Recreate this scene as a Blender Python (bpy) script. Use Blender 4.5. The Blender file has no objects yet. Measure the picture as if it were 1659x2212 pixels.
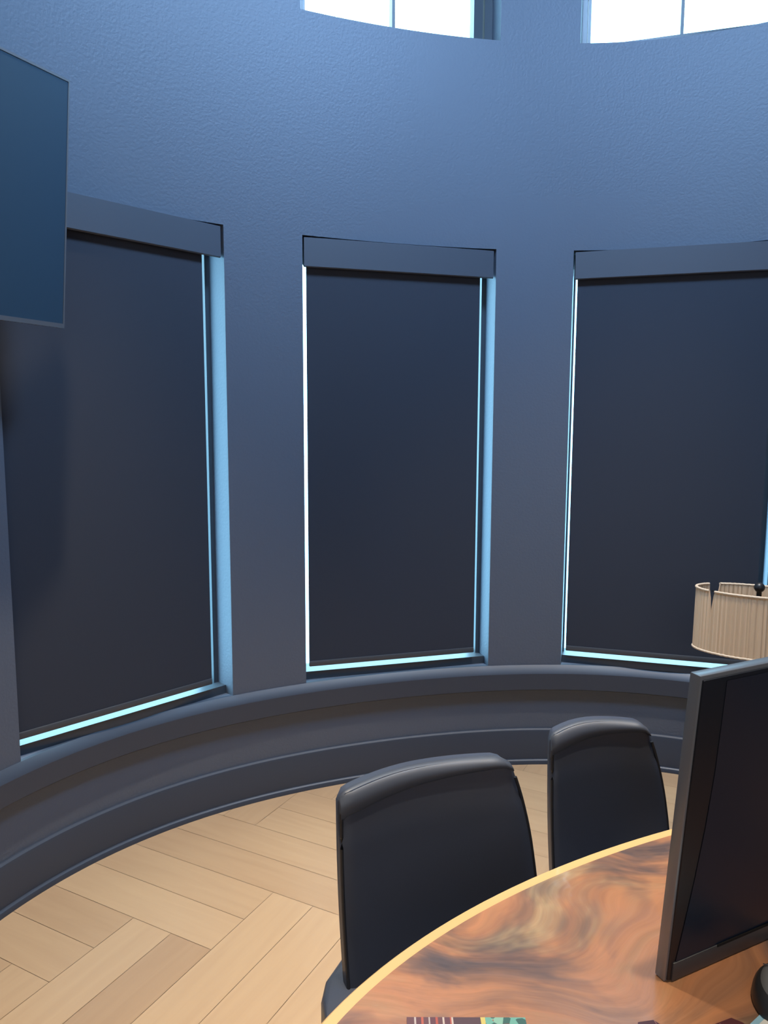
import bpy, bmesh, math, random
from mathutils import Vector, Matrix
random.seed(7)
PI = math.pi
R = math.radians
scn = bpy.context.scene
COL = scn.collection

# ------------------------------------------------------------------ camera
cam_d = bpy.data.cameras.new('camera')
cam = bpy.data.objects.new('camera', cam_d)
COL.objects.link(cam)
cam_d.sensor_fit = 'HORIZONTAL'
cam_d.sensor_width = 36.0
cam_d.lens = 36.0 * 1633.1 / 1659.0
cam_d.clip_start = 0.02
cam.matrix_world = Matrix.Translation((0, 0, 1.55)) @ Matrix.Rotation(PI / 2 - 0.1173, 4, 'X') @ Matrix.Rotation(0.0035, 4, 'Z')
scn.camera = cam

# ------------------------------------------------------------------ view
scn.view_settings.view_transform = 'Standard'
scn.view_settings.look = 'None'
scn.view_settings.exposure = 0.0
scn.view_settings.gamma = 1.0
scn.view_settings.use_curve_mapping = False

# ------------------------------------------------------------------ sky
wd = bpy.data.worlds.new('sky')
scn.world = wd
wd.use_nodes = True
nt = wd.node_tree
nt.nodes.clear()
tc = nt.nodes.new('ShaderNodeTexCoord')
sp = nt.nodes.new('ShaderNodeSeparateXYZ')
rp = nt.nodes.new('ShaderNodeValToRGB')
bg = nt.nodes.new('ShaderNodeBackground')
wo = nt.nodes.new('ShaderNodeOutputWorld')
mr = nt.nodes.new('ShaderNodeMapRange')
mr.inputs[1].default_value = -0.6
mr.inputs[2].default_value = 0.8
nt.links.new(tc.outputs['Generated'], sp.inputs[0])
nt.links.new(sp.outputs['Z'], mr.inputs[0])
nt.links.new(mr.outputs[0], rp.inputs[0])
rp.color_ramp.elements[0].position = 0.15
rp.color_ramp.elements[0].color = (0.20, 0.42, 0.58, 1)
rp.color_ramp.elements[1].position = 0.75
rp.color_ramp.elements[1].color = (0.48, 0.80, 1.0, 1)
e = rp.color_ramp.elements.new(0.45)
e.color = (0.34, 0.66, 0.92, 1)
nt.links.new(rp.outputs[0], bg.inputs[0])
bg.inputs[1].default_value = 12.0
nt.links.new(bg.outputs[0], wo.inputs[0])

# ------------------------------------------------------------------ plan of the curved wall (metres)
CX, CY = 0.4222, 1.902
TH0, TH1 = 5.0, 171.6


def rad(th):
    ph = 2 * (R(th) - PI / 2)
    return 1.5639 - 0.162 * math.cos(ph) - 0.1134 * math.sin(ph)


def pin(th, off=0.0):
    r = rad(th) + off
    return Vector((CX + r * math.cos(R(th)), CY + r * math.sin(R(th)), 0))


# ------------------------------------------------------------------ room lights: warm downlights and added fill lamps
WASH = 19.0
FILL_COL = (0.36, 0.62, 1.0)
FILL_RING = ((15, 1.0), (55, 0.85), (90, 0.5), (125, 0.8), (165, 1.15))
FILL_DIST, FILL_Z, FILL_AIM, FILL_SPREAD = 1.8, 4.15, 2.35, 110
WARM = 1.0
WARM_COL = (1.0, 0.825, 0.62)
WARM_SPOTS = ((-0.60, 1.75, 620), (0.85, 2.35, 560), (0.75, 0.70, 260), (-0.9, 0.2, 360))


def area(name, loc, aim, size, power, col, spread=180, size_y=None):
    d = bpy.data.lights.new(name, 'AREA')
    d.energy = power
    d.color = col
    d.size = size
    d.spread = R(spread)
    if size_y:
        d.shape = 'RECTANGLE'
        d.size_y = size_y
    o = bpy.data.objects.new(name, d)
    COL.objects.link(o)
    o.location = loc
    o.rotation_euler = (Vector(aim) - Vector(loc)).to_track_quat('-Z', 'Y').to_euler()
    return o


for th, wt_ in FILL_RING:
    a = pin(th, -FILL_DIST)
    b = pin(th)
    area('added_wall_fill', (a.x, a.y, FILL_Z), (b.x, b.y, FILL_AIM), 0.3, WASH * wt_, FILL_COL, FILL_SPREAD)  # added cool lamps imitating blue window glare on the upper wall; no fixtures
for (x, y, pw) in WARM_SPOTS:
    d = bpy.data.lights.new('downlight', 'SPOT')
    d.energy = WARM * pw
    d.color = WARM_COL
    d.spot_size = R(50)
    d.spot_blend = 1.0
    d.shadow_soft_size = 0.06
    o = bpy.data.objects.new('downlight', d)
    COL.objects.link(o)
    o.location = (x, y, 4.27)
area('added_back_fill', (0.2, -2.5, 2.3), (0.2, 2, 2.3), 2.6, 34.0, (0.92, 0.95, 1.0), 180, 2.0)  # added fill lamp for surfaces facing the camera; the back wall has no window


# ------------------------------------------------------------------ materials
def mat(name, col, rough=0.5, metal=0.0, spec=0.5, coat=0.0, coat_rough=0.05):
    m = bpy.data.materials.new(name)
    m.use_nodes = True
    b = m.node_tree.nodes['Principled BSDF']
    b.inputs['Base Color'].default_value = (*col, 1)
    b.inputs['Roughness'].default_value = rough
    b.inputs['Metallic'].default_value = metal
    b.inputs['Specular IOR Level'].default_value = spec
    b.inputs['Coat Weight'].default_value = coat
    b.inputs['Coat Roughness'].default_value = coat_rough
    return m


def N(m, t, **kw):
    n = m.node_tree.nodes.new(t)
    for k, v in kw.items():
        setattr(n, k, v)
    return n


def L(m, a, b):
    m.node_tree.links.new(a, b)


def bsdf(m):
    return m.node_tree.nodes['Principled BSDF']


def noise_bump(m, scale, strength, dist=0.01, detail=3, stretch=None):
    tcn = N(m, 'ShaderNodeTexCoord')
    nz = N(m, 'ShaderNodeTexNoise')
    nz.inputs['Scale'].default_value = scale
    nz.inputs['Detail'].default_value = detail
    if stretch:
        mp = N(m, 'ShaderNodeMapping')
        mp.inputs['Scale'].default_value = stretch
        L(m, tcn.outputs['Object'], mp.inputs[0])
        L(m, mp.outputs[0], nz.inputs['Vector'])
    else:
        L(m, tcn.outputs['Object'], nz.inputs['Vector'])
    bp = N(m, 'ShaderNodeBump')
    bp.inputs['Strength'].default_value = strength
    bp.inputs['Distance'].default_value = dist
    L(m, nz.outputs[0], bp.inputs['Height'])
    L(m, bp.outputs[0], bsdf(m).inputs['Normal'])
    return nz


M = {}
BURL_OFF = (0.4, 0.2, 0.0)
M['paint'] = mat('slate_wall_paint', (0.096, 0.113, 0.149), 0.55)
noise_bump(M['paint'], 100, 0.30, 0.004, 2)
M['trim'] = mat('slate_trim_paint', (0.042, 0.052, 0.074), 0.45)
M['ceiling'] = mat('ceiling_paint', (0.45, 0.47, 0.5), 0.8)
M['frame'] = mat('dark_window_frame', (0.045, 0.055, 0.068), 0.4)
M['bead'] = mat('pale_glazing_bead', (0.5, 0.55, 0.6), 0.4)
M['blind'] = mat('charcoal_blind_fabric', (0.036, 0.041, 0.056), 0.75, spec=0.25)
noise_bump(M['blind'], 900, 0.12, 0.001, 1)
M['cassette'] = mat('charcoal_blind_cassette', (0.066, 0.074, 0.095), 0.5)
M['hem'] = mat('dark_hem_bar', (0.06, 0.065, 0.075), 0.4)
M['leather'] = mat('black_leather', (0.050, 0.060, 0.088), 0.42)
noise_bump(M['leather'], 260, 0.10, 0.002, 3)
M['leather_roll'] = mat('black_leather_headroll', (0.058, 0.066, 0.086), 0.45)
M['piping'] = mat('black_piping', (0.02, 0.021, 0.026), 0.3)
M['black_metal'] = mat('black_metal', (0.02, 0.02, 0.022), 0.35, 0.6)
M['tv_screen'] = mat('television_glass', (0.018, 0.045, 0.080), 0.38, spec=0.5)
M['tv_edge'] = mat('brushed_grey_edge', (0.20, 0.22, 0.25), 0.35, 0.7)
M['black_plastic'] = mat('black_plastic', (0.012, 0.013, 0.016), 0.4)
M['mon_panel'] = mat('glossy_black_panel', (0.013, 0.022, 0.040), 0.32, spec=0.22)
M['mon_edge'] = mat('dark_grey_edge', (0.24, 0.25, 0.27), 0.35, 0.5)
M['mon_strip'] = mat('matt_black_strip', (0.006, 0.008, 0.014), 0.45)
M['mon_chin'] = mat('charcoal_chin', (0.05, 0.052, 0.057), 0.4)
M['slot'] = mat('black_slot', (0.001, 0.001, 0.001), 0.9)
M['mouse'] = mat('black_mouse_plastic', (0.03, 0.031, 0.034), 0.35)
M['mouse_top'] = mat('grey_mouse_plastic', (0.15, 0.155, 0.165), 0.35)
M['chrome'] = mat('pale_metal', (0.6, 0.6, 0.62), 0.25, 1.0)
M['maroon'] = mat('maroon_leather', (0.075, 0.018, 0.022), 0.45)
M['stitch'] = mat('pink_stitch', (0.30, 0.13, 0.13), 0.6)
M['paper'] = mat('white_paper', (0.72, 0.72, 0.68), 0.7)
M['paper_blue'] = mat('pale_blue_card', (0.28, 0.52, 0.66), 0.6)
M['side_wood'] = mat('dark_side_table_wood', (0.03, 0.018, 0.012), 0.4)
noise_bump(M['side_wood'], 40, 0.1, 0.002, 4, (1, 1, 8))

# window glass: a clear sheet that reflects a little and lets daylight straight through
g = bpy.data.materials.new('window_glass')
g.use_nodes = True
g.node_tree.nodes.clear()
tr = g.node_tree.nodes.new('ShaderNodeBsdfTransparent')
tr.inputs[0].default_value = (0.90, 0.97, 0.98, 1)
gl = g.node_tree.nodes.new('ShaderNodeBsdfGlossy')
gl.inputs['Roughness'].default_value = 0.03
mx = g.node_tree.nodes.new('ShaderNodeMixShader')
mx.inputs[0].default_value = 0.06
go = g.node_tree.nodes.new('ShaderNodeOutputMaterial')
g.node_tree.links.new(tr.outputs[0], mx.inputs[1])
g.node_tree.links.new(gl.outputs[0], mx.inputs[2])
g.node_tree.links.new(mx.outputs[0], go.inputs[0])
M['glass'] = g

# oak floor: tone per plank and grain along each plank
m = mat('oak_planks', (0.5, 0.36, 0.22), 0.42)
at = N(m, 'ShaderNodeAttribute', attribute_name='tone')
uv = N(m, 'ShaderNodeUVMap')
uv.uv_map = 'UVMap'
mp = N(m, 'ShaderNodeMapping')
mp.inputs['Scale'].default_value = (1.3, 14, 1)
nz = N(m, 'ShaderNodeTexNoise')
nz.inputs['Scale'].default_value = 2.2
nz.inputs['Detail'].default_value = 6
nz.inputs['Distortion'].default_value = 0.6
L(m, uv.outputs[0], mp.inputs[0])
L(m, mp.outputs[0], nz.inputs['Vector'])
ma = N(m, 'ShaderNodeMath', operation='MULTIPLY_ADD')
ma.inputs[1].default_value = 0.40
L(m, nz.outputs[0], ma.inputs[0])
L(m, at.outputs['Fac'], ma.inputs[2])
cr = N(m, 'ShaderNodeValToRGB')
cr.color_ramp.elements[0].position = 0.18
cr.color_ramp.elements[0].color = (0.40, 0.26, 0.15, 1)
cr.color_ramp.elements[1].position = 0.95
cr.color_ramp.elements[1].color = (0.57, 0.40, 0.235, 1)
L(m, ma.outputs[0], cr.inputs[0])
L(m, cr.outputs[0], bsdf(m).inputs['Base Color'])
M['oak'] = m
M['subfloor'] = mat('subfloor', (0.25, 0.18, 0.11), 0.8)

# burl wood of the table top: curling orange and tan grain with smoky dark patches under a glossy coat
m = mat('burl_table_wood', (0.4, 0.2, 0.1), 0.25, coat=0.55, coat_rough=0.07)
tcn = N(m, 'ShaderNodeTexCoord')


def noise(vec, scale, detail, rough=0.55, dist=0.0):
    n = N(m, 'ShaderNodeTexNoise')
    n.inputs['Scale'].default_value = scale
    n.inputs['Detail'].default_value = detail
    n.inputs['Roughness'].default_value = rough
    n.inputs['Distortion'].default_value = dist
    L(m, vec, n.inputs['Vector'])
    return n


def mapping(vec, rot, scale, loc=(0, 0, 0)):
    n = N(m, 'ShaderNodeMapping')
    n.inputs['Rotation'].default_value = (0, 0, R(rot))
    n.inputs['Scale'].default_value = scale
    n.inputs['Location'].default_value = loc
    L(m, vec, n.inputs[0])
    return n.outputs[0]


def ramp(fac, stops):
    n = N(m, 'ShaderNodeValToRGB')
    el = n.color_ramp.elements
    el[0].position, el[0].color = stops[0][0], (*stops[0][1], 1)
    el[1].position, el[1].color = stops[-1][0], (*stops[-1][1], 1)
    for p_, c_ in stops[1:-1]:
        q_ = el.new(p_)
        q_.color = (*c_, 1)
    L(m, fac, n.inputs[0])
    return n.outputs[0]


wn = noise(mapping(tcn.outputs['Object'], 0, (1, 1, 1), BURL_OFF), 2.6, 1.5)
vs = N(m, 'ShaderNodeVectorMath', operation='MULTIPLY_ADD')
vs.inputs[1].default_value = (0.55, 0.55, 0)
L(m, wn.outputs['Color'], vs.inputs[0])
L(m, tcn.outputs['Object'], vs.inputs[2])
flow = mapping(vs.outputs[0], -24, (1.6, 6.5, 1), BURL_OFF)
tone1 = noise(flow, 1.3, 5, 0.6).outputs[0]
col1 = ramp(tone1, ((0.28, (0.20, 0.115, 0.085)), (0.40, (0.36, 0.175, 0.095)), (0.50, (0.48, 0.210, 0.098)), (0.58, (0.44, 0.225, 0.110)), (0.68, (0.52, 0.36, 0.185))))
smoke = noise(mapping(vs.outputs[0], -34, (2.2, 5.0, 1), (3.1 + BURL_OFF[0], 1.7, 0)), 1.25, 4, 0.6).outputs[0]
smask = ramp(smoke, ((0.49, (0, 0, 0)), (0.57, (0.5, 0.5, 0.5)), (0.66, (0.92, 0.92, 0.92))))
mk = N(m, 'ShaderNodeMix', data_type='RGBA')
L(m, smask, mk.inputs[0])
L(m, col1, mk.inputs[6])
mk.inputs[7].default_value = (0.100, 0.075, 0.072, 1)
fine = noise(mapping(vs.outputs[0], -24, (3, 46, 1)), 1.6, 4, 0.65).outputs[0]
fr = N(m, 'ShaderNodeMapRange')
for i_, v_ in ((1, 0.25), (2, 0.75), (3, 0.80), (4, 1.16)):
    fr.inputs[i_].default_value = v_
L(m, fine, fr.inputs[0])
mu = N(m, 'ShaderNodeVectorMath', operation='SCALE')
L(m, mk.outputs[2], mu.inputs[0])
L(m, fr.outputs[0], mu.inputs['Scale'])
L(m, mu.outputs[0], bsdf(m).inputs['Base Color'])
bn = noise(tcn.outputs['Object'], 9, 2)
bp = N(m, 'ShaderNodeBump')
bp.inputs['Strength'].default_value = 0.35
bp.inputs['Distance'].default_value = 0.012
L(m, bn.outputs[0], bp.inputs['Height'])
L(m, bp.outputs[0], bsdf(m).inputs['Coat Normal'])
M['burl'] = m
M['sapwood'] = mat('pale_sapwood_edge', (0.74, 0.47, 0.19), 0.3, coat=0.4)
noise_bump(M['sapwood'], 30, 0.1, 0.003, 3)

# pleated linen of the lamp shade
m = mat('tan_pleated_linen', (0.52, 0.38, 0.26), 0.8)
at = N(m, 'ShaderNodeAttribute', attribute_name='tone')
cr = N(m, 'ShaderNodeValToRGB')
cr.color_ramp.elements[0].color = (0.58, 0.40, 0.245, 1)
cr.color_ramp.elements[1].color = (0.76, 0.55, 0.36, 1)
L(m, at.outputs['Fac'], cr.inputs[0])
L(m, cr.outputs[0], bsdf(m).inputs['Base Color'])
M['linen'] = m
M['linen_trim'] = mat('cream_shade_binding', (0.66, 0.52, 0.38), 0.7)

# woven mat: plum ground with thin pale and red stripes, a yellow block, a teal patterned end
m = mat('woven_mat_pattern', (0.2, 0.1, 0.12), 0.8)
tcn = N(m, 'ShaderNodeTexCoord')
sx = N(m, 'ShaderNodeSeparateXYZ')
L(m, tcn.outputs['Object'], sx.inputs[0])
mr_ = N(m, 'ShaderNodeMapRange')
mr_.inputs[1].default_value = 0.0
mr_.inputs[2].default_value = 0.16
L(m, sx.outputs[0], mr_.inputs[0])
cr = N(m, 'ShaderNodeValToRGB')
cr.color_ramp.interpolation = 'CONSTANT'
els = cr.color_ramp.elements
els[0].position = 0.0
els[0].color = (0.14, 0.07, 0.085, 1)
els[1].position = 0.99
els[1].color = (0.10, 0.28, 0.24, 1)
for pos, c in ((.06, (.5, .42, .40)), (.075, (.13, .06, .08)), (.12, (.45, .12, .09)), (.14, (.14, .07, .085)), (.18, (.5, .42, .40)), (.195, (.13, .06, .08)),
               (.24, (.42, .10, .08)), (.26, (.14, .07, .085)), (.30, (.55, .45, .40)), (.315, (.13, .06, .08)), (.36, (.42, .10, .08)), (.375, (.55, .45, .40)), (.39, (.10, .06, .075)),
               (.62, (.62, .50, .16)), (.66, (.10, .28, .24))):
    q = els.new(pos)
    q.color = (*c, 1)
L(m, mr_.outputs[0], cr.inputs[0])
vo = N(m, 'ShaderNodeTexVoronoi')
vo.inputs['Scale'].default_value = 95
L(m, tcn.outputs['Object'], vo.inputs['Vector'])
vr = N(m, 'ShaderNodeValToRGB')
vr.color_ramp.interpolation = 'CONSTANT'
vr.color_ramp.elements[0].color = (0.16, 0.40, 0.33, 1)
vr.color_ramp.elements[1].position = 0.75
vr.color_ramp.elements[1].color = (0.03, 0.05, 0.05, 1)
for pos, c in ((.3, (.05, .13, .12)), (.45, (.38, .09, .06)), (.58, (.25, .46, .36))):
    q = vr.color_ramp.elements.new(pos)
    q.color = (*c, 1)
L(m, vo.outputs['Color'], vr.inputs[0])
gt = N(m, 'ShaderNodeMath', operation='GREATER_THAN')
gt.inputs[1].default_value = 0.66
L(m, mr_.outputs[0], gt.inputs[0])
mxc = N(m, 'ShaderNodeMix', data_type='RGBA')
L(m, gt.outputs[0], mxc.inputs[0])
L(m, cr.outputs[0], mxc.inputs[6])
L(m, vr.outputs[0], mxc.inputs[7])
L(m, mxc.outputs[2], bsdf(m).inputs['Base Color'])
M['mat'] = m


# ------------------------------------------------------------------ mesh helpers
def link(name, bm, m, parent=None, smooth=None, loc=None, mats=None):
    bmesh.ops.recalc_face_normals(bm, faces=bm.faces[:])
    me = bpy.data.meshes.new(name)
    bm.to_mesh(me)
    bm.free()
    for mm in (mats or [m]):
        me.materials.append(mm)
    if smooth is not None:
        for p in me.polygons:
            p.use_smooth = True
        me.set_sharp_from_angle(angle=R(smooth))
    o = bpy.data.objects.new(name, me)
    COL.objects.link(o)
    if loc is not None:
        o.location = loc
    if parent is not None:
        o.parent = parent
    return o


def empty(name, loc, rz=0.0, rot=None):
    o = bpy.data.objects.new(name, None)
    o.empty_display_size = 0.05
    COL.objects.link(o)
    o.location = loc
    o.rotation_euler = rot if rot else (0, 0, rz)
    return o


def tag(o, label=None, cat=None, group=None, kind=None):
    if label:
        o['label'] = label
    if cat:
        o['category'] = cat
    if group:
        o['group'] = group
    if kind:
        o['kind'] = kind
    return o


def add_box(bm, x0, x1, y0, y1, z0, z1, bev=0.0, seg=2):
    vs_ = [bm.verts.new((x, y, z)) for x in (x0, x1) for y in (y0, y1) for z in (z0, z1)]
    fs = []
    for q in ((0, 1, 3, 2), (4, 6, 7, 5), (0, 4, 5, 1), (2, 3, 7, 6), (0, 2, 6, 4), (1, 5, 7, 3)):
        fs.append(bm.faces.new([vs_[i] for i in q]))
    if bev > 0:
        ed = list({e_ for f in fs for e_ in f.edges})
        bmesh.ops.bevel(bm, geom=ed, offset=bev, segments=seg, profile=0.5, affect='EDGES')


def box(name, dims, m, parent=None, bev=0.0, seg=2, smooth=None):
    bm = bmesh.new()
    add_box(bm, *dims, bev=bev, seg=seg)
    return link(name, bm, m, parent, smooth if smooth else (40 if bev else None))


def add_tube(bm, pts, r, n=10, closed=False):
    pts = [Vector(p) for p in pts]
    rs = r if isinstance(r, (list, tuple)) else [r] * len(pts)
    rings = []
    up = Vector((0, 0, 1))
    for i, p in enumerate(pts):
        t = (pts[min(i + 1, len(pts) - 1)] - pts[max(i - 1, 0)]).normalized()
        a = t.cross(up)
        if a.length < 0.05:
            a = t.cross(Vector((0, 1, 0)))
        a.normalize()
        b = t.cross(a)
        rings.append([bm.verts.new(p + rs[i] * (math.cos(2 * PI * k / n) * a + math.sin(2 * PI * k / n) * b)) for k in range(n)])
    for i in range(len(rings) - 1):
        for k in range(n):
            bm.faces.new((rings[i][k], rings[i][(k + 1) % n], rings[i + 1][(k + 1) % n], rings[i + 1][k]))
    bm.faces.new(rings[0])
    bm.faces.new(rings[-1])


def add_lathe(bm, prof, n=32, cx=0.0, cy=0.0):
    rings = []
    for (r, z) in prof:
        if r < 1e-5:
            rings.append([bm.verts.new((cx, cy, z))])
        else:
            rings.append([bm.verts.new((cx + r * math.cos(2 * PI * k / n), cy + r * math.sin(2 * PI * k / n), z)) for k in range(n)])
    for a, b in zip(rings, rings[1:]):
        for k in range(n):
            k2 = (k + 1) % n
            if len(a) == 1 and len(b) > 1:
                bm.faces.new((a[0], b[k], b[k2]))
            elif len(b) == 1 and len(a) > 1:
                bm.faces.new((a[k], a[k2], b[0]))
            elif len(a) > 1:
                bm.faces.new((a[k], a[k2], b[k2], b[k]))


def add_prism(bm, pts, z0, z1):
    lo = [bm.verts.new((x, y, z0)) for x, y in pts]
    hi = [bm.verts.new((x, y, z1)) for x, y in pts]
    n = len(pts)
    bm.faces.new(lo[::-1])
    bm.faces.new(hi)
    for i in range(n):
        bm.faces.new((lo[i], lo[(i + 1) % n], hi[(i + 1) % n], hi[i]))


# ------------------------------------------------------------------ curved wall with its openings
CEIL = 4.3
SILL, HEAD = 0.46, 2.283
USILL, UHEAD = 3.112, 4.02
OPEN = [(165.0, 135.0), (122.45, 87.95), (75.0, 45.4)]
WT = 0.24


def chord_n(a, b):
    d = (pin(b) - pin(a)).normalized()
    n = Vector((-d.y, d.x, 0))
    if n.dot(pin((a + b) / 2) - Vector((CX, CY, 0))) < 0:
        n = -n
    return n


def wall_n(th):
    keys = [(TH1, pin(TH1) - Vector((CX, CY, 0)))]
    for a, b in OPEN:
        n = chord_n(a, b)
        keys += [(a, n), (b, n)]
    keys.append((TH0, pin(TH0) - Vector((CX, CY, 0))))
    for (ta, na), (tb, nb) in zip(keys, keys[1:]):
        if ta >= th >= tb:
            k = (ta - th) / (ta - tb)
            return (na.normalized().lerp(nb.normalized(), k)).normalized()
    return keys[-1][1].normalized()


ths = set()
t = TH0
stops = sorted([TH0, TH1] + [x for ab in OPEN for x in ab])
for a, b in zip(stops, stops[1:]):
    n = max(2, int((b - a) / 0.9))
    for i in range(n + 1):
        ths.add(round(a + (b - a) * i / n, 5))
ths = sorted(ths)
zs = [0.0, SILL, 1.4, HEAD, USILL, UHEAD, CEIL]


def is_open(tm, zm):
    for a, b in OPEN:
        if b < tm < a and (SILL < zm < HEAD or USILL < zm < UHEAD):
            return True
    return False


bm = bmesh.new()
vin = [[bm.verts.new(pin(t_) + Vector((0, 0, z))) for z in zs] for t_ in ths]
vout = [[bm.verts.new(pin(t_) + wall_n(t_) * WT + Vector((0, 0, z))) for z in zs] for t_ in ths]
nt_, nz_ = len(ths) - 1, len(zs) - 1
solid = [[not is_open((ths[i] + ths[i + 1]) / 2, (zs[j] + zs[j + 1]) / 2) for j in range(nz_)] for i in range(nt_)]
for i in range(nt_):
    for j in range(nz_):
        if not solid[i][j]:
            continue
        bm.faces.new((vin[i][j], vin[i + 1][j], vin[i + 1][j + 1], vin[i][j + 1]))
        bm.faces.new((vout[i][j], vout[i][j + 1], vout[i + 1][j + 1], vout[i + 1][j]))
        for di, dj in ((-1, 0), (1, 0), (0, -1), (0, 1)):
            ii, jj = i + di, j + dj
            if 0 <= ii < nt_ and 0 <= jj < nz_ and solid[ii][jj]:
                continue
            if di:
                c = i if di < 0 else i + 1
                bm.faces.new((vin[c][j], vin[c][j + 1], vout[c][j + 1], vout[c][j]))
            else:
                c = j if dj < 0 else j + 1
                bm.faces.new((vin[i][c], vin[i + 1][c], vout[i + 1][c], vout[i][c]))
for v in [v for v in bm.verts if not v.link_faces]:
    bm.verts.remove(v)
tag(link('wall_front', bm, M['paint'], smooth=30), kind='structure')

# straight walls of the rest of the room
LW0 = pin(TH1)
LD = Vector((-0.459, -0.888, 0)).normalized()
LW1 = LW0 + LD * ((LW0.y + 2.6) / -LD.y)
RW0 = pin(TH0)
RW1 = Vector((2.35, -2.6, 0))


def slab_wall(name, a, b, outward, m=M['paint']):
    bm_ = bmesh.new()
    o_ = outward.normalized() * 0.2
    add_prism(bm_, [(a.x, a.y), (b.x, b.y), (b.x + o_.x, b.y + o_.y), (a.x + o_.x, a.y + o_.y)], 0, CEIL)
    return tag(link(name, bm_, m), kind='structure')


slab_wall('wall_left', LW0, LW1, Vector((-0.888, 0.459, 0)))
slab_wall('wall_right', RW0, RW1, Vector((1, 0.03, 0)))
slab_wall('wall_back', LW1, RW1, Vector((0, -1, 0)))

# ceiling
bm = bmesh.new()
outl = [pin(t_) + wall_n(t_) * 0.1 for t_ in ths] + [LW1 + Vector((-0.1, -0.1, 0)), RW1 + Vector((0.1, -0.1, 0))]
add_prism(bm, [(p.x, p.y) for p in outl], CEIL, CEIL + 0.12)
tag(link('ceiling', bm, M['ceiling']), kind='structure')

# ------------------------------------------------------------------ floor: paired-plank herringbone
bm = bmesh.new()
tone = bm.faces.layers.float.new('tone')
uvl = bm.loops.layers.uv.new('UVMap')
U, NL = 0.312, 3
FA = R(62.5)
fd, fn = -Vector((math.cos(FA), math.sin(FA))), Vector((-math.sin(FA), math.cos(FA)))
F0 = Vector((-0.507, 2.07))
outline = [(p.x, p.y) for p in ([pin(t_) for t_ in ths] + [LW1, RW1])]


def inside(x, y):
    c = False
    n = len(outline)
    for i in range(n):
        x1, y1 = outline[i]
        x2, y2 = outline[(i + 1) % n]
        if (y1 > y) != (y2 > y) and x < (x2 - x1) * (y - y1) / (y2 - y1) + x1:
            c = not c
    return c


def plank(u0, v0, u1, v1, along_u):
    pts = [(u0, v0), (u1, v0), (u1, v1), (u0, v1)]
    w = [F0 + fd * a + fn * b for a, b in pts]
    mid = (w[0] + w[2]) / 2
    if not any(inside(q.x, q.y) for q in w + [mid]):
        return
    f = bm.faces.new([bm.verts.new((q.x, q.y, 0.0)) for q in w])
    f[tone] = 0.02 if (abs(mid.x + 0.72) < 0.14 and abs(mid.y - 1.75) < 0.14) else random.uniform(0.12, 0.42)
    ou, ov = random.uniform(0, 50), random.uniform(0, 50)
    for lp, (a, b) in zip(f.loops, pts):
        lp[uvl].uv = ((a + ou, b + ov) if along_u else (b + ou, a + ov))


G = 0.0007
K = 26
for cx_ in range(-K, K):
    for cy_ in range(-K, K):
        k = (cx_ - cy_) % (2 * NL)
        if k == 0:      # unit along u
            for h in (0, 1):
                plank(cx_ * U + G, cy_ * U + h * U / 2 + G, (cx_ + NL) * U - G, cy_ * U + (h + 1) * U / 2 - G, True)
        if k == 2 * NL - 1:   # unit along v, starting at this cell
            for h in (0, 1):
                plank(cx_ * U + h * U / 2 + G, cy_ * U + G, cx_ * U + (h + 1) * U / 2 - G, (cy_ + NL) * U - G, False)
n0 = len(bm.faces)
add_prism(bm, outline, -0.12, -0.003)
bm.faces.ensure_lookup_table()
for f in bm.faces[n0:]:
    f.material_index = 1
tag(link('floor', bm, None, mats=[M['oak'], M['subfloor']]), kind='structure')
fl = bpy.data.objects['floor'].data
# faces up for every plank
bm = bmesh.new()
bm.from_mesh(fl)
for f in bm.faces:
    if len(f.verts) == 4 and abs(f.normal.z) > 0.9 and f.normal.z < 0 and f.calc_center_median().z > -0.001:
        f.normal_flip()
bm.to_mesh(fl)
bm.free()

# ------------------------------------------------------------------ mouldings swept along the curved wall
path = []
for t_ in ths:
    p = pin(t_)
    a, b = pin(t_ - 0.4), pin(t_ + 0.4)
    d = (b - a).normalized()
    n = Vector((-d.y, d.x, 0))
    if n.dot(Vector((CX, CY, 0)) - p) < 0:
        n = -n
    path.append((p, n))
nl = Vector((0.888, -0.459, 0))
for s in (0.15, 1.0, 2.4, 4.6):
    path.append((LW0 + LD * s, nl))


def sweep(name, prof, m):
    bm_ = bmesh.new()
    rings = [[bm_.verts.new(p + n * s + Vector((0, 0, z))) for s, z in prof] for p, n in path]
    k = len(prof)
    for a_, b_ in zip(rings, rings[1:]):
        for i in range(k):
            bm_.faces.new((a_[i], a_[(i + 1) % k], b_[(i + 1) % k], b_[i]))
    bm_.faces.new(rings[0])
    bm_.faces.new(rings[-1])
    return tag(link(name, bm_, m, smooth=25), kind='structure')


sweep('trim_1', [(-0.01, 0.350), (0.024, 0.350), (0.030, 0.355), (0.030, 0.428), (0.026, 0.436), (0.007, 0.459), (0.003, 0.462), (-0.01, 0.462)], M['trim'])
sweep('baseboard_front', [(-0.01, 0.0), (0.017, 0.0), (0.017, 0.150), (0.014, 0.158), (0.006, 0.163), (-0.01, 0.164)], M['trim'])
sweep('trim_2', [(0.012, 0.0), (0.030, 0.0), (0.030, 0.010), (0.027, 0.017), (0.022, 0.021), (0.012, 0.022)], M['trim'])


# ------------------------------------------------------------------ windows and their blinds
def win_frame(a, b):
    pl, pr = pin(a), pin(b)
    d = pr - pl
    n = chord_n(a, b)
    w = d.length
    rz = math.atan2(d.y, d.x)
    return (pl + pr) / 2, rz, w


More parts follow.
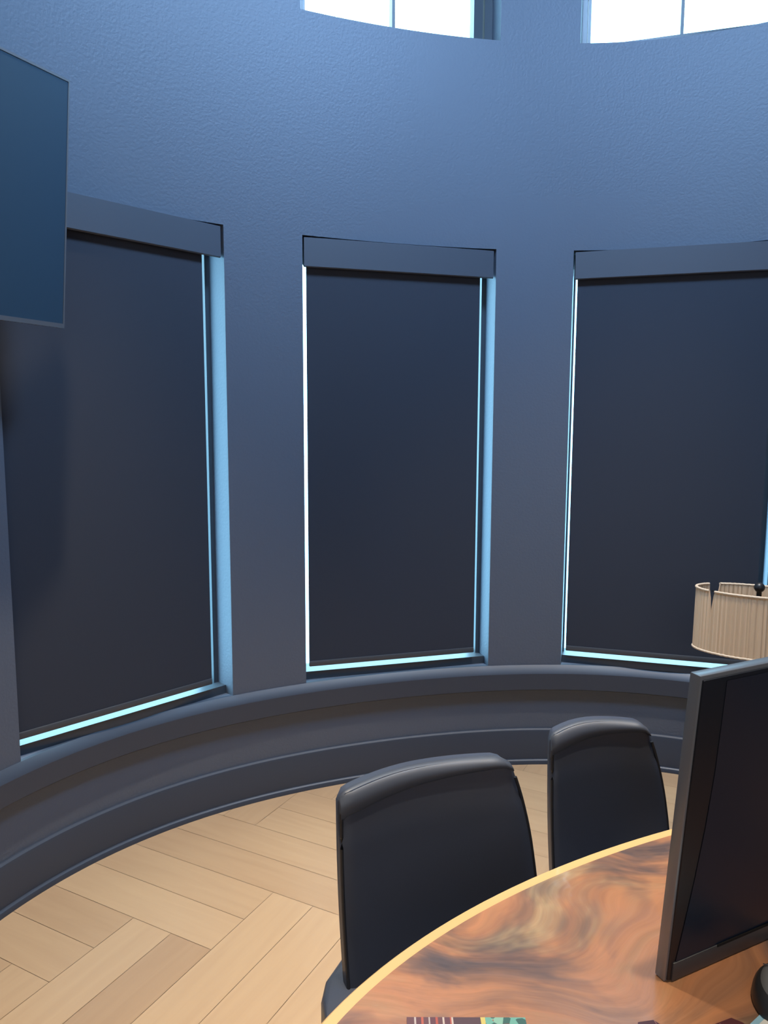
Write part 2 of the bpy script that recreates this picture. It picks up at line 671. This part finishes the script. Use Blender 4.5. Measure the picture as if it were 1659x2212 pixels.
def portal(c, rz, w, z0, z1):
    d = bpy.data.lights.new('daylight_portal', 'AREA')
    d.shape = 'RECTANGLE'
    d.size = w
    d.size_y = z1 - z0
    d.cycles.is_portal = True
    o = bpy.data.objects.new('daylight_portal', d)
    COL.objects.link(o)
    n = Vector((-math.sin(rz), math.cos(rz), 0))
    o.location = Vector((c.x, c.y, (z0 + z1) / 2)) + n * 0.23
    o.rotation_euler = (-n).to_track_quat('-Z', 'Z').to_euler()


def ring_bars(bm_, x0, x1, z0, z1, y0, y1, wl, wr, wb, wt):
    add_box(bm_, x0, x0 + wl, y0, y1, z0, z1)
    add_box(bm_, x1 - wr, x1, y0, y1, z0, z1)
    add_box(bm_, x0 + wl, x1 - wr, y0, y1, z0, z0 + wb)
    add_box(bm_, x0 + wl, x1 - wr, y0, y1, z1 - wt, z1)


def lower_window(num, a, b, wl, wr, gl_, gr_, label):
    c, rz, w = win_frame(a, b)
    root = empty('window_%d' % num, (c.x, c.y, 0), rz)
    tag(root, kind='structure')
    x0, x1 = -w / 2, w / 2
    bm_ = bmesh.new()
    ring_bars(bm_, x0, x1, SILL, HEAD, 0.102, 0.16, wl, wr, 0.034, 0.05)
    add_box(bm_, x0 + 0.001, x1 - 0.001, 0.047, 0.102, SILL, SILL + 0.034)
    link('window_frame', bm_, M['frame'], root)
    box('window_pane', (x0 + wl, x1 - wr, 0.128, 0.134, SILL + 0.034, HEAD - 0.05), M['glass'], root)
    portal(c, rz, w, SILL, HEAD)
    # the blind: a thing of its own, hung in the opening
    bl = empty('roller_blind', (c.x, c.y, 0), rz)
    tag(bl, label, 'blind', 'roller blinds in the tall windows')
    bm_ = bmesh.new()
    zt, zb = HEAD - 0.006, HEAD - 0.120
    prof = [(0.008, zb + 0.004), (0.008, zt), (0.070, zt), (0.070, zb + 0.03), (0.014, zb)]
    v0 = [bm_.verts.new((x0 + 0.008, y, z)) for y, z in prof]
    v1 = [bm_.verts.new((x1 - 0.008, y, z)) for y, z in prof]
    bm_.faces.new(v0)
    bm_.faces.new(v1[::-1])
    for i in range(5):
        bm_.faces.new((v0[i], v0[(i + 1) % 5], v1[(i + 1) % 5], v1[i]))
    link('cassette', bm_, M['cassette'], bl)
    fx0, fx1 = x0 + gl_, x1 - gr_
    box('fabric', (fx0, fx1, 0.0340, 0.0352, SILL + 0.080, zb + 0.05), M['blind'], bl)
    box('hem_bar', (fx0, fx1, 0.0285, 0.0400, SILL + 0.060, SILL + 0.084), M['hem'], bl, bev=0.004)
    return bl


lower_window(1, *OPEN[0], 0.018, 0.020, 0.008, 0.075, 'dark roller blind at the left, its upper corner behind the wall television')
lower_window(2, *OPEN[1], 0.015, 0.020, 0.020, 0.058, 'middle dark roller blind, the one seen whole between two wall piers')
lower_window(3, *OPEN[2], 0.007, 0.018, 0.018, 0.030, 'dark roller blind behind the pleated table lamp')


def upper_window(num, a, b):
    c, rz, w = win_frame(a, b)
    root = empty('window_%d' % num, (c.x, c.y, 0), rz)
    tag(root, kind='structure')
    x0, x1 = -w / 2, w / 2
    bm_ = bmesh.new()
    ring_bars(bm_, x0, x1, USILL, UHEAD, 0.088, 0.15, 0.022, 0.034, 0.02, 0.04)
    link('window_frame', bm_, M['frame'], root)
    bm_ = bmesh.new()
    ring_bars(bm_, x0 + 0.024, x1 - 0.040, USILL + 0.02, UHEAD - 0.04, 0.095, 0.14, 0.012, 0.040, 0.006, 0.03)
    xm = (x0 + x1) / 2 - 0.015
    add_box(bm_, xm - 0.0065, xm + 0.0065, 0.097, 0.138, USILL + 0.026, UHEAD - 0.07)
    link('sash', bm_, M['frame'], root)
    box('window_pane', (x0 + 0.036, x1 - 0.08, 0.116, 0.121, USILL + 0.026, UHEAD - 0.07), M['glass'], root)
    portal(c, rz, w, USILL, UHEAD)


for i, (a, b) in enumerate(OPEN):
    upper_window(4 + i, a, b)

# ------------------------------------------------------------------ television on its bracket, left wall
ry = math.atan2(0.889, 0.459)
tv = empty('television', (-1.213, 1.742, 2.170), ry)
tag(tv, 'large black flat television mounted on the left wall, partly covering a blind', 'television')
tilt = Matrix.Rotation(R(5.7), 4, 'X')
TW, THh = 1.235, 0.687


def tilted(o):
    o.data.transform(tilt)
    return o


bm = bmesh.new()
add_box(bm, -TW / 2, TW / 2, 0.0, 0.028, -THh / 2, THh / 2, bev=0.003)
add_box(bm, -TW * 0.33, TW * 0.33, 0.028, 0.06, -THh * 0.34, THh * 0.2, bev=0.01)
tilted(link('casing', bm, M['black_plastic'], tv, smooth=40))
bm = bmesh.new()
ring_bars(bm, -TW / 2 - 0.001, TW / 2 + 0.001, -THh / 2 - 0.001, THh / 2 + 0.001, -0.004, 0.020, 0.005, 0.005, 0.013, 0.006)
tilted(link('bezel', bm, M['tv_edge'], tv))
tilted(box('screen', (-TW / 2 + 0.004, TW / 2 - 0.004, -0.0025, 0.002, -THh / 2 + 0.012, THh / 2 - 0.005), M['tv_screen'], tv))
bm = bmesh.new()
add_box(bm, -0.22, 0.22, 0.058, 0.072, -0.16, 0.02, bev=0.003)
add_box(bm, -0.03, 0.03, 0.070, 0.170, -0.11, -0.05, bev=0.003)
add_box(bm, -0.12, 0.12, 0.168, 0.190, -0.20, 0.06, bev=0.003)
link('wall_bracket', bm, M['black_metal'], tv, smooth=40)


# ------------------------------------------------------------------ chairs
def make_chair(loc, ang, W0, wide, topz, lean, label, seat_w, seat_l, depth):
    """loc = left bottom corner of the back on the floor plan, ang = direction of the back from its left to its right"""
    root = empty('conference_chair', (loc[0], loc[1], 0), ang)
    tag(root, label, 'chair', 'black leather chairs at the table')
    zb = 0.43
    H = topz - zb

    def edgeR(z):
        k = min(1, max(0, (z - zb - 0.12) / (H - 0.12)))
        return W0 + wide * (1 - k ** 2.2)

    def topat(u):
        s = 2 * u - 1
        arch = (-0.020 if s < 0 else -0.005) * (s * s) + 0.004
        cl = 0.0
        r_ = 0.10
        for d_, rr, amt in ((u, 0.05, 0.014), (1 - u, 0.08, 0.022)):
            if d_ < rr:
                q_ = 1 - d_ / rr
                cl = max(cl, amt * (1 - math.sqrt(max(0, 1 - q_ * q_))))
        return H + arch - cl

    def front_y(v, u):
        # forward = -y (towards the table)
        s = 2 * u - 1
        return -lean * (1 - v) - 0.022 * s * s + 0.014 * math.sin(v * PI)

    nu = 28
    # main pad
    bm_ = bmesh.new()
    vlev = [0.0, 0.04, 0.12, 0.25, 0.4, 0.55, 0.7, 0.8, 0.86, 0.9, 0.95, 1.0]
    loops = []
    for i in range(nu + 1):
        u = i / nu
        ht = topat(u)
        ed = min(u, 1 - u)
        th = 0.036 * (0.45 + 0.55 * min(1, ed / 0.06) ** 0.5)
        lp = []
        for v in vlev:
            z = zb + v * ht
            x = u * edgeR(z)
            y = front_y(v, u)
            bul = 0.004 if v < 0.85 else -0.004
            lp.append((x, y - th / 2 - bul * (1 if 0.05 < v else 0), z))
        for v in reversed(vlev):
            z = zb + v * ht
            x = u * edgeR(z)
            lp.append((x, front_y(v, u) + th / 2, z))
        loops.append([bm_.verts.new(q) for q in lp])
    n_ = len(loops[0])
    for a_, b_ in zip(loops, loops[1:]):
        for k_ in range(n_):
            bm_.faces.new((a_[k_], a_[(k_ + 1) % n_], b_[(k_ + 1) % n_], b_[k_]))
    bm_.faces.new(loops[0])
    bm_.faces.new(loops[-1][::-1])
    link('backrest', bm_, M['leather'], root, smooth=50)
    # padded roll along the top edge
    bm_ = bmesh.new()
    loops = []
    for i in range(nu + 1):
        u = 0.006 + 0.985 * i / nu
        ht = topat(u)
        ed = min(u, 1 - u)
        sc = (0.35 + 0.65 * min(1, ed / 0.08) ** 0.5)
        hh = 0.020 + 0.030 * min(1, (1 - u) / 0.85)
        lp = []
        cyv = front_y(1.0, u) - 0.002
        cz = zb + ht - hh / 2 + 0.002
        for k_ in range(14):
            a_ = 2 * PI * k_ / 14
            yy = cyv + 0.0195 * sc * math.cos(a_) - 0.003
            zz = cz + hh / 2 * math.sin(a_) * (1.0 if math.sin(a_) > 0 else 1.0)
            yy -= 0.003 * (1 - math.sin(a_))
            lp.append((u * edgeR(zz), yy, zz))
        loops.append([bm_.verts.new(q) for q in lp])
    for a_, b_ in zip(loops, loops[1:]):
        for k_ in range(14):
            bm_.faces.new((a_[k_], a_[(k_ + 1) % 14], b_[(k_ + 1) % 14], b_[k_]))
    bm_.faces.new(loops[0])
    bm_.faces.new(loops[-1][::-1])
    link('headroll', bm_, M['leather_roll'], root, smooth=60)
    # piping down both sides
    for u in (0.0, 1.0):
        pts = []
        for k_ in range(17):
            v = 0.02 + k_ / 16 * 0.93
            z = zb + v * topat(u)
            pts.append((u * edgeR(z) + (0.004 if u == 0 else -0.004), front_y(v, u) - 0.013, z))
        bm_ = bmesh.new()
        add_tube(bm_, pts, 0.0035, 8)
        link('piping', bm_, M['piping'], root, smooth=60)
    # seat, apron and legs, mostly under the table
    wR = edgeR(zb)
    y0 = 0.055 - lean
    so = [(0.02, 0.015), (-0.030, -0.035), (-seat_l, -0.075), (-seat_l - 0.008, -0.14), (-seat_l - 0.004, -depth + 0.10), (0.0, -depth + 0.02), (0.05, -depth)]
    sp_ = so + [(wR + seat_w - x_, y_) for x_, y_ in reversed(so)]
    bm_ = bmesh.new()
    add_prism(bm_, [(x_, y_ + y0) for x_, y_ in sp_], 0.40, 0.482)
    bmesh.ops.bevel(bm_, geom=[e_ for e_ in bm_.edges if abs(e_.verts[0].co.z - e_.verts[1].co.z) < 1e-4], offset=0.016, segments=3, profile=0.5, affect='EDGES')
    link('seat', bm_, M['leather'], root, smooth=45)
    box('apron', (0.02, wR + seat_w - 0.02, -lean - depth + 0.06, -lean, 0.35, 0.40), M['black_metal'], root, bev=0.006)
    for sx_, sy_ in ((0.035, -lean - depth + 0.09), (wR + seat_w - 0.035, -lean - depth + 0.09), (0.035, -lean - 0.03), (wR + seat_w - 0.035, -lean - 0.03)):
        bm_ = bmesh.new()
        add_tube(bm_, [(sx_, sy_, 0.36), (sx_, sy_, 0.0)], [0.017, 0.011], 12)
        link('leg', bm_, M['black_metal'], root, smooth=50)
    return root


make_chair((-0.096, 1.392), math.atan2(0.137, 0.348), 0.372, 0.062, 0.862, 0.055, 'larger black leather chair nearest the bare floor, its back wide behind the table', -0.075, 0.050, 0.40)
make_chair((0.378, 1.686), math.atan2(0.035, 0.235), 0.232, 0.060, 0.858, 0.055, 'second black leather chair, farther away, between the first chair and the monitor', 0.02, 0.0, 0.36)

# ------------------------------------------------------------------ table
TA, TB, TANG = 1.2, 0.57, R(17.0)
TC = (1.003, 0.978)
tb = empty('conference_table', (TC[0], TC[1], 0), TANG)
tag(tb, 'oval glossy burl wood table with a pale sapwood rim', 'table')


def ell(k, n, ins=0.0):
    a_ = 2 * PI * k / n
    return ((TA - ins) * math.cos(a_), (TB - ins) * math.sin(a_))


NE = 180
RIM = 0.024
bm = bmesh.new()
rings = []
for ins, z in ((RIM, 0.715), (RIM, 0.75)):
    rings.append([bm.verts.new((*ell(k, NE, ins), z)) for k in range(NE)])
for k in range(NE):
    bm.faces.new((rings[0][k], rings[0][(k + 1) % NE], rings[1][(k + 1) % NE], rings[1][k]))
bm.faces.new(rings[0][::-1])
bm.faces.new(rings[1])
link('tabletop', bm, M['burl'], tb)
bm = bmesh.new()
rings = []
for ins, z in ((RIM, 0.7495), (0.006, 0.7495), (0.001, 0.745), (0.0, 0.735), (0.006, 0.712), (RIM, 0.705)):
    rings.append([bm.verts.new((*ell(k, NE, ins), z)) for k in range(NE)])
for a, b in zip(rings, rings[1:] + rings[:1]):
    for k in range(NE):
        bm.faces.new((a[k], a[(k + 1) % NE], b[(k + 1) % NE], b[k]))
tag(link('rim', bm, M['sapwood'], tb, smooth=40), 'pale yellow sapwood rim')
bm = bmesh.new()
add_lathe(bm, [(0, 0), (0.34, 0), (0.34, 0.02), (0.30, 0.035), (0.10, 0.06), (0.085, 0.12), (0.085, 0.62), (0.12, 0.69), (0.30, 0.706), (0, 0.706)], 40)
link('pedestal', bm, M['black_metal'], tb, smooth=40)

# ------------------------------------------------------------------ monitor
mo = empty('computer_monitor', (0.407, 1.002, 0.75), math.atan2(0.107, 0.216))
tag(mo, 'large black flat computer monitor standing on the glossy wooden table', 'monitor')
MW, MH = 0.60, 0.468
lean = Matrix.Rotation(R(4.3), 4, 'X')
bm = bmesh.new()
add_box(bm, 0, MW, 0.002, 0.020, 0.0, MH, bev=0.002)
o = link('casing', bm, M['mon_edge'], mo, smooth=40)
o.data.transform(lean)
o = box('border', (0.004, MW - 0.004, -0.001, 0.004, 0.003, MH - 0.006), M['mon_strip'], mo, bev=0.0008)
o.data.transform(lean)
# slightly domed panel, its left edge slanting in from the border
bm = bmesh.new()
xs = [0, 0.02, 0.06, 0.12, 0.22, 0.35, 0.48, 0.58]
zz = [0.030, 0.05, 0.09, 0.16, 0.24, 0.32, 0.40, MH - 0.012]
gv = []
for z in zz:
    row = []
    k = (z - zz[0]) / (zz[-1] - zz[0])
    xl = 0.014 + 0.034 * math.sin(min(1, k * 1.25) * PI / 2)
    for x in xs:
        xx = xl + x / 0.58 * (MW - 0.016 - xl)
        s = (x / 0.58) * 2 - 1
        q = k * 2 - 1
        row.append(bm.verts.new((xx, -0.002 - 0.010 * (1 - s * s) * (1 - q * q), z)))
    gv.append(row)
for a, b in zip(gv, gv[1:]):
    for i in range(len(xs) - 1):
        bm.faces.new((a[i], a[i + 1], b[i + 1], b[i]))
o = link('panel', bm, M['mon_panel'], mo, smooth=60)
o.data.transform(lean)
bm = bmesh.new()
add_box(bm, 0.010, MW - 0.006, -0.0035, 0.001, 0.002, 0.031, bev=0.001)
o = link('chin', bm, M['mon_chin'], mo, smooth=40)
o.data.transform(lean)
bm = bmesh.new()
add_box(bm, 0.098, MW - 0.02, -0.0044, -0.003, 0.0285, 0.0325)
o = link('groove', bm, M['slot'], mo)
o.data.transform(lean)
box('foot', (0.18, 0.42, 0.02, 0.17, 0.0, 0.010), M['mon_edge'], mo, bev=0.003)
box('neck', (0.26, 0.34, 0.030, 0.048, 0.008, 0.20), M['mon_edge'], mo, bev=0.004)

# ------------------------------------------------------------------ side table and lamp by the right-hand window
LX, LY = 1.372, 2.71
st = empty('side_table', (LX, LY, 0))
tag(st, 'small dark round side table under the pleated lamp, hidden behind the monitor', 'table')
bm = bmesh.new()
add_lathe(bm, [(0, 0.395), (0.165, 0.395), (0.172, 0.402), (0.172, 0.415), (0.168, 0.42), (0, 0.42)], 40)
link('tabletop', bm, M['side_wood'], st, smooth=40)
for k in range(3):
    a = 2 * PI * k / 3 + 0.4
    bm = bmesh.new()
    add_tube(bm, [(0.11 * math.cos(a), 0.11 * math.sin(a), 0.396), (0.15 * math.cos(a), 0.15 * math.sin(a), 0.0)], [0.014, 0.010], 10)
    link('leg', bm, M['side_wood'], st, smooth=50)

lp_ = empty('table_lamp', (LX, LY, 0.42), R(-26))
tag(lp_, 'table lamp with a tan pleated shade and black ball finial, right of the dark blinds', 'lamp')
bm = bmesh.new()
add_lathe(bm, [(0, 0), (0.085, 0), (0.085, 0.012), (0.05, 0.022), (0.022, 0.05), (0.03, 0.10), (0.045, 0.15), (0.032, 0.21), (0.014, 0.245), (0.009, 0.26), (0.009, 0.30), (0, 0.30)], 28)
link('base', bm, M['black_metal'], lp_, smooth=50)
ST, SB = 0.526, 0.292
AX, AY = 0.214, 0.112
bm = bmesh.new()
tone = bm.faces.layers.float.new('tone')
notch = [R(x) for x in (223, 317, 137, 43)]
NS = 300
nr = 18
depth = 0.115


def shade_pt(a, z, thick=0.0):
    k = (z - SB) / (ST - SB)
    f = 1.008 - 0.012 * k
    pl = 0.0012 * (1 if int(a / (2 * PI) * 150) % 2 else -1)
    return Vector(((AX * f + pl - thick) * math.cos(a), (AY * f + pl - thick) * math.sin(a), z))


def top_of(a):
    z = ST
    for nn in notch:
        d = abs((a - nn + PI) % (2 * PI) - PI)
        hw, dp = (0.055, depth) if math.sin(nn) < 0 else (0.13, 0.19)
        if d < hw:
            z = min(z, ST - dp * (1 - d / hw) ** 1.1)
    return z


for thick in (0.0, 0.004):
    cols = []
    for i in range(NS):
        a = 2 * PI * i / NS
        zt = top_of(a)
        cols.append([bm.verts.new(shade_pt(a, SB + (zt - SB) * j / nr, thick)) for j in range(nr + 1)])
    for i in range(NS):
        c0, c1 = cols[i], cols[(i + 1) % NS]
        tv_ = 0.55 + 0.3 * math.sin(i * 1.7) + random.uniform(-0.25, 0.25)
        for j in range(nr):
            f = bm.faces.new((c0[j], c1[j], c1[j + 1], c0[j + 1]))
            f[tone] = max(0, min(1, tv_))
    if thick == 0.0:
        outer = cols
    else:
        for i in range(NS):
            i2 = (i + 1) % NS
            for j in (0, nr):
                f = bm.faces.new((outer[i][j], outer[i2][j], cols[i2][j], cols[i][j]))
                f[tone] = 0.8
sh = link('shade', bm, M['linen'], lp_)
# bound edges of the shade, top (broken at the notches) and bottom
for nm, z in (('bottom_binding', SB), ('top_binding', ST)):
    bm = bmesh.new()
    run = []
    for i in range(NS + 1):
        a = 2 * PI * i / NS
        near = min(abs((a - q + PI) % (2 * PI) - PI) for q in notch)
        if nm == 'top_binding' and near < (0.055 if math.sin(a) < 0 else 0.12):
            if len(run) > 1:
                add_tube(bm, run, 0.0045, 8)
            run = []
            continue
        run.append(shade_pt(a, z + (0.003 if z == SB else -0.003), 0.001))
    if len(run) > 1:
        add_tube(bm, run, 0.0045, 8)
    link(nm, bm, M['linen_trim'], sh, smooth=60)
bm = bmesh.new()
for a in (R(20), R(140), R(260)):
    p = shade_pt(a, ST - 0.03, 0.003)
    add_tube(bm, [(0, 0, ST - 0.03), p], 0.0025, 6)
add_tube(bm, [(0, 0, 0.29), (0, 0, ST - 0.01)], 0.005, 8)
link('shade_frame', bm, M['black_metal'], lp_, smooth=50)
bm = bmesh.new()
prof = [(0.0, ST - 0.02), (0.009, ST - 0.02), (0.009, ST - 0.004)]
for k in range(1, 12):
    a = -PI / 2 + 0.45 + (PI - 0.45) * k / 11
    prof.append((0.0185 * math.cos(a) if k < 11 else 0.0, ST + 0.012 + 0.0185 * math.sin(a)))
add_lathe(bm, prof, 20)
tag(link('finial', bm, M['black_plastic'], lp_, smooth=60), 'black ball finial')

# ------------------------------------------------------------------ small things on the table
ms = empty('computer_mouse', (0.553, 0.972, 0.7526), R(240))
tag(ms, 'black rounded computer mouse on the table below the monitor', 'mouse')


def dome(bm_, a_, b_, h_, z0, flat=0.55, n=32, mrows=10, xs_=1.0):
    top = None
    rows = []
    for j in range(mrows + 1):
        t_ = j / mrows * PI / 2
        rr = math.cos(t_) ** flat
        z = z0 + h_ * math.sin(t_)
        if j == mrows:
            top = bm_.verts.new((0, 0, z))
        else:
            rows.append([bm_.verts.new((a_ * rr * math.cos(2 * PI * k / n), b_ * rr * math.sin(2 * PI * k / n), z)) for k in range(n)])
    for q, w_ in zip(rows, rows[1:]):
        for k in range(n):
            bm_.faces.new((q[k], q[(k + 1) % n], w_[(k + 1) % n], w_[k]))
    for k in range(n):
        bm_.faces.new((rows[-1][k], rows[-1][(k + 1) % n], top))
    bm_.faces.new(rows[0][::-1])


bm = bmesh.new()
dome(bm, 0.056, 0.033, 0.030, 0.0)
link('shell', bm, M['mouse'], ms, smooth=60)
bm = bmesh.new()
dome(bm, 0.051, 0.029, 0.0315, 0.0015)
link('buttons', bm, M['mouse_top'], ms, smooth=60)
bm = bmesh.new()
add_tube(bm, [(-0.022 + 0.004 * math.cos(k), 0.022 * math.sin(k), 0.0285 + 0.003 * math.cos(k)) for k in [x * 0.2 - 1.2 for x in range(13)]], 0.0009, 6)
link('seam', bm, M['chrome'], ms, smooth=60)

# paper pad with a pale blue border, corner of the frame
pd = empty('paper_pad', (0.486, 0.921, 0.75), math.atan2(0.030, 0.039))
tag(pd, 'white paper pad with a pale blue border at the table corner by the mouse', 'paper')
box('backing', (-0.22, 0.08, -0.20, 0.0, 0.0, 0.0015), M['paper_blue'], pd)
box('sheet', (-0.216, 0.076, -0.196, -0.008, 0.0015, 0.0025), M['paper'], pd)

for (x, y, rz, lab) in ((0.360, 0.928, R(10), 'maroon leather coaster left of the other, right of the woven mat'), (0.467, 0.9315, R(22), 'maroon leather coaster nearest the paper pad')):
    c = empty('leather_coaster', (x, y, 0.75), rz)
    tag(c, lab, 'coaster', 'maroon leather coasters on the table')
    w = 0.022 if x < 0.4 else 0.045
    pts = [(-w, -0.09), (0.012, -0.09), (0.012, -0.012), (0.004, 0.0), (-w + 0.004, 0.0), (-w, -0.006)]
    bm = bmesh.new()
    add_prism(bm, pts, 0.0, 0.005)
    link('pad', bm, M['maroon'], c)
    bm = bmesh.new()
    add_box(bm, -w + 0.026, -w + 0.027, -0.085, -0.002, 0.005, 0.0054)
    link('stitching', bm, M['stitch'], c)

o = box('woven_mat', (0, 0.160, -0.10, 0.0, 0.0, 0.003), M['mat'])
o.location = (0.033, 0.9345, 0.75)
tag(o, 'colourful woven mat with stripes and teal pattern at the near table edge', 'mat')
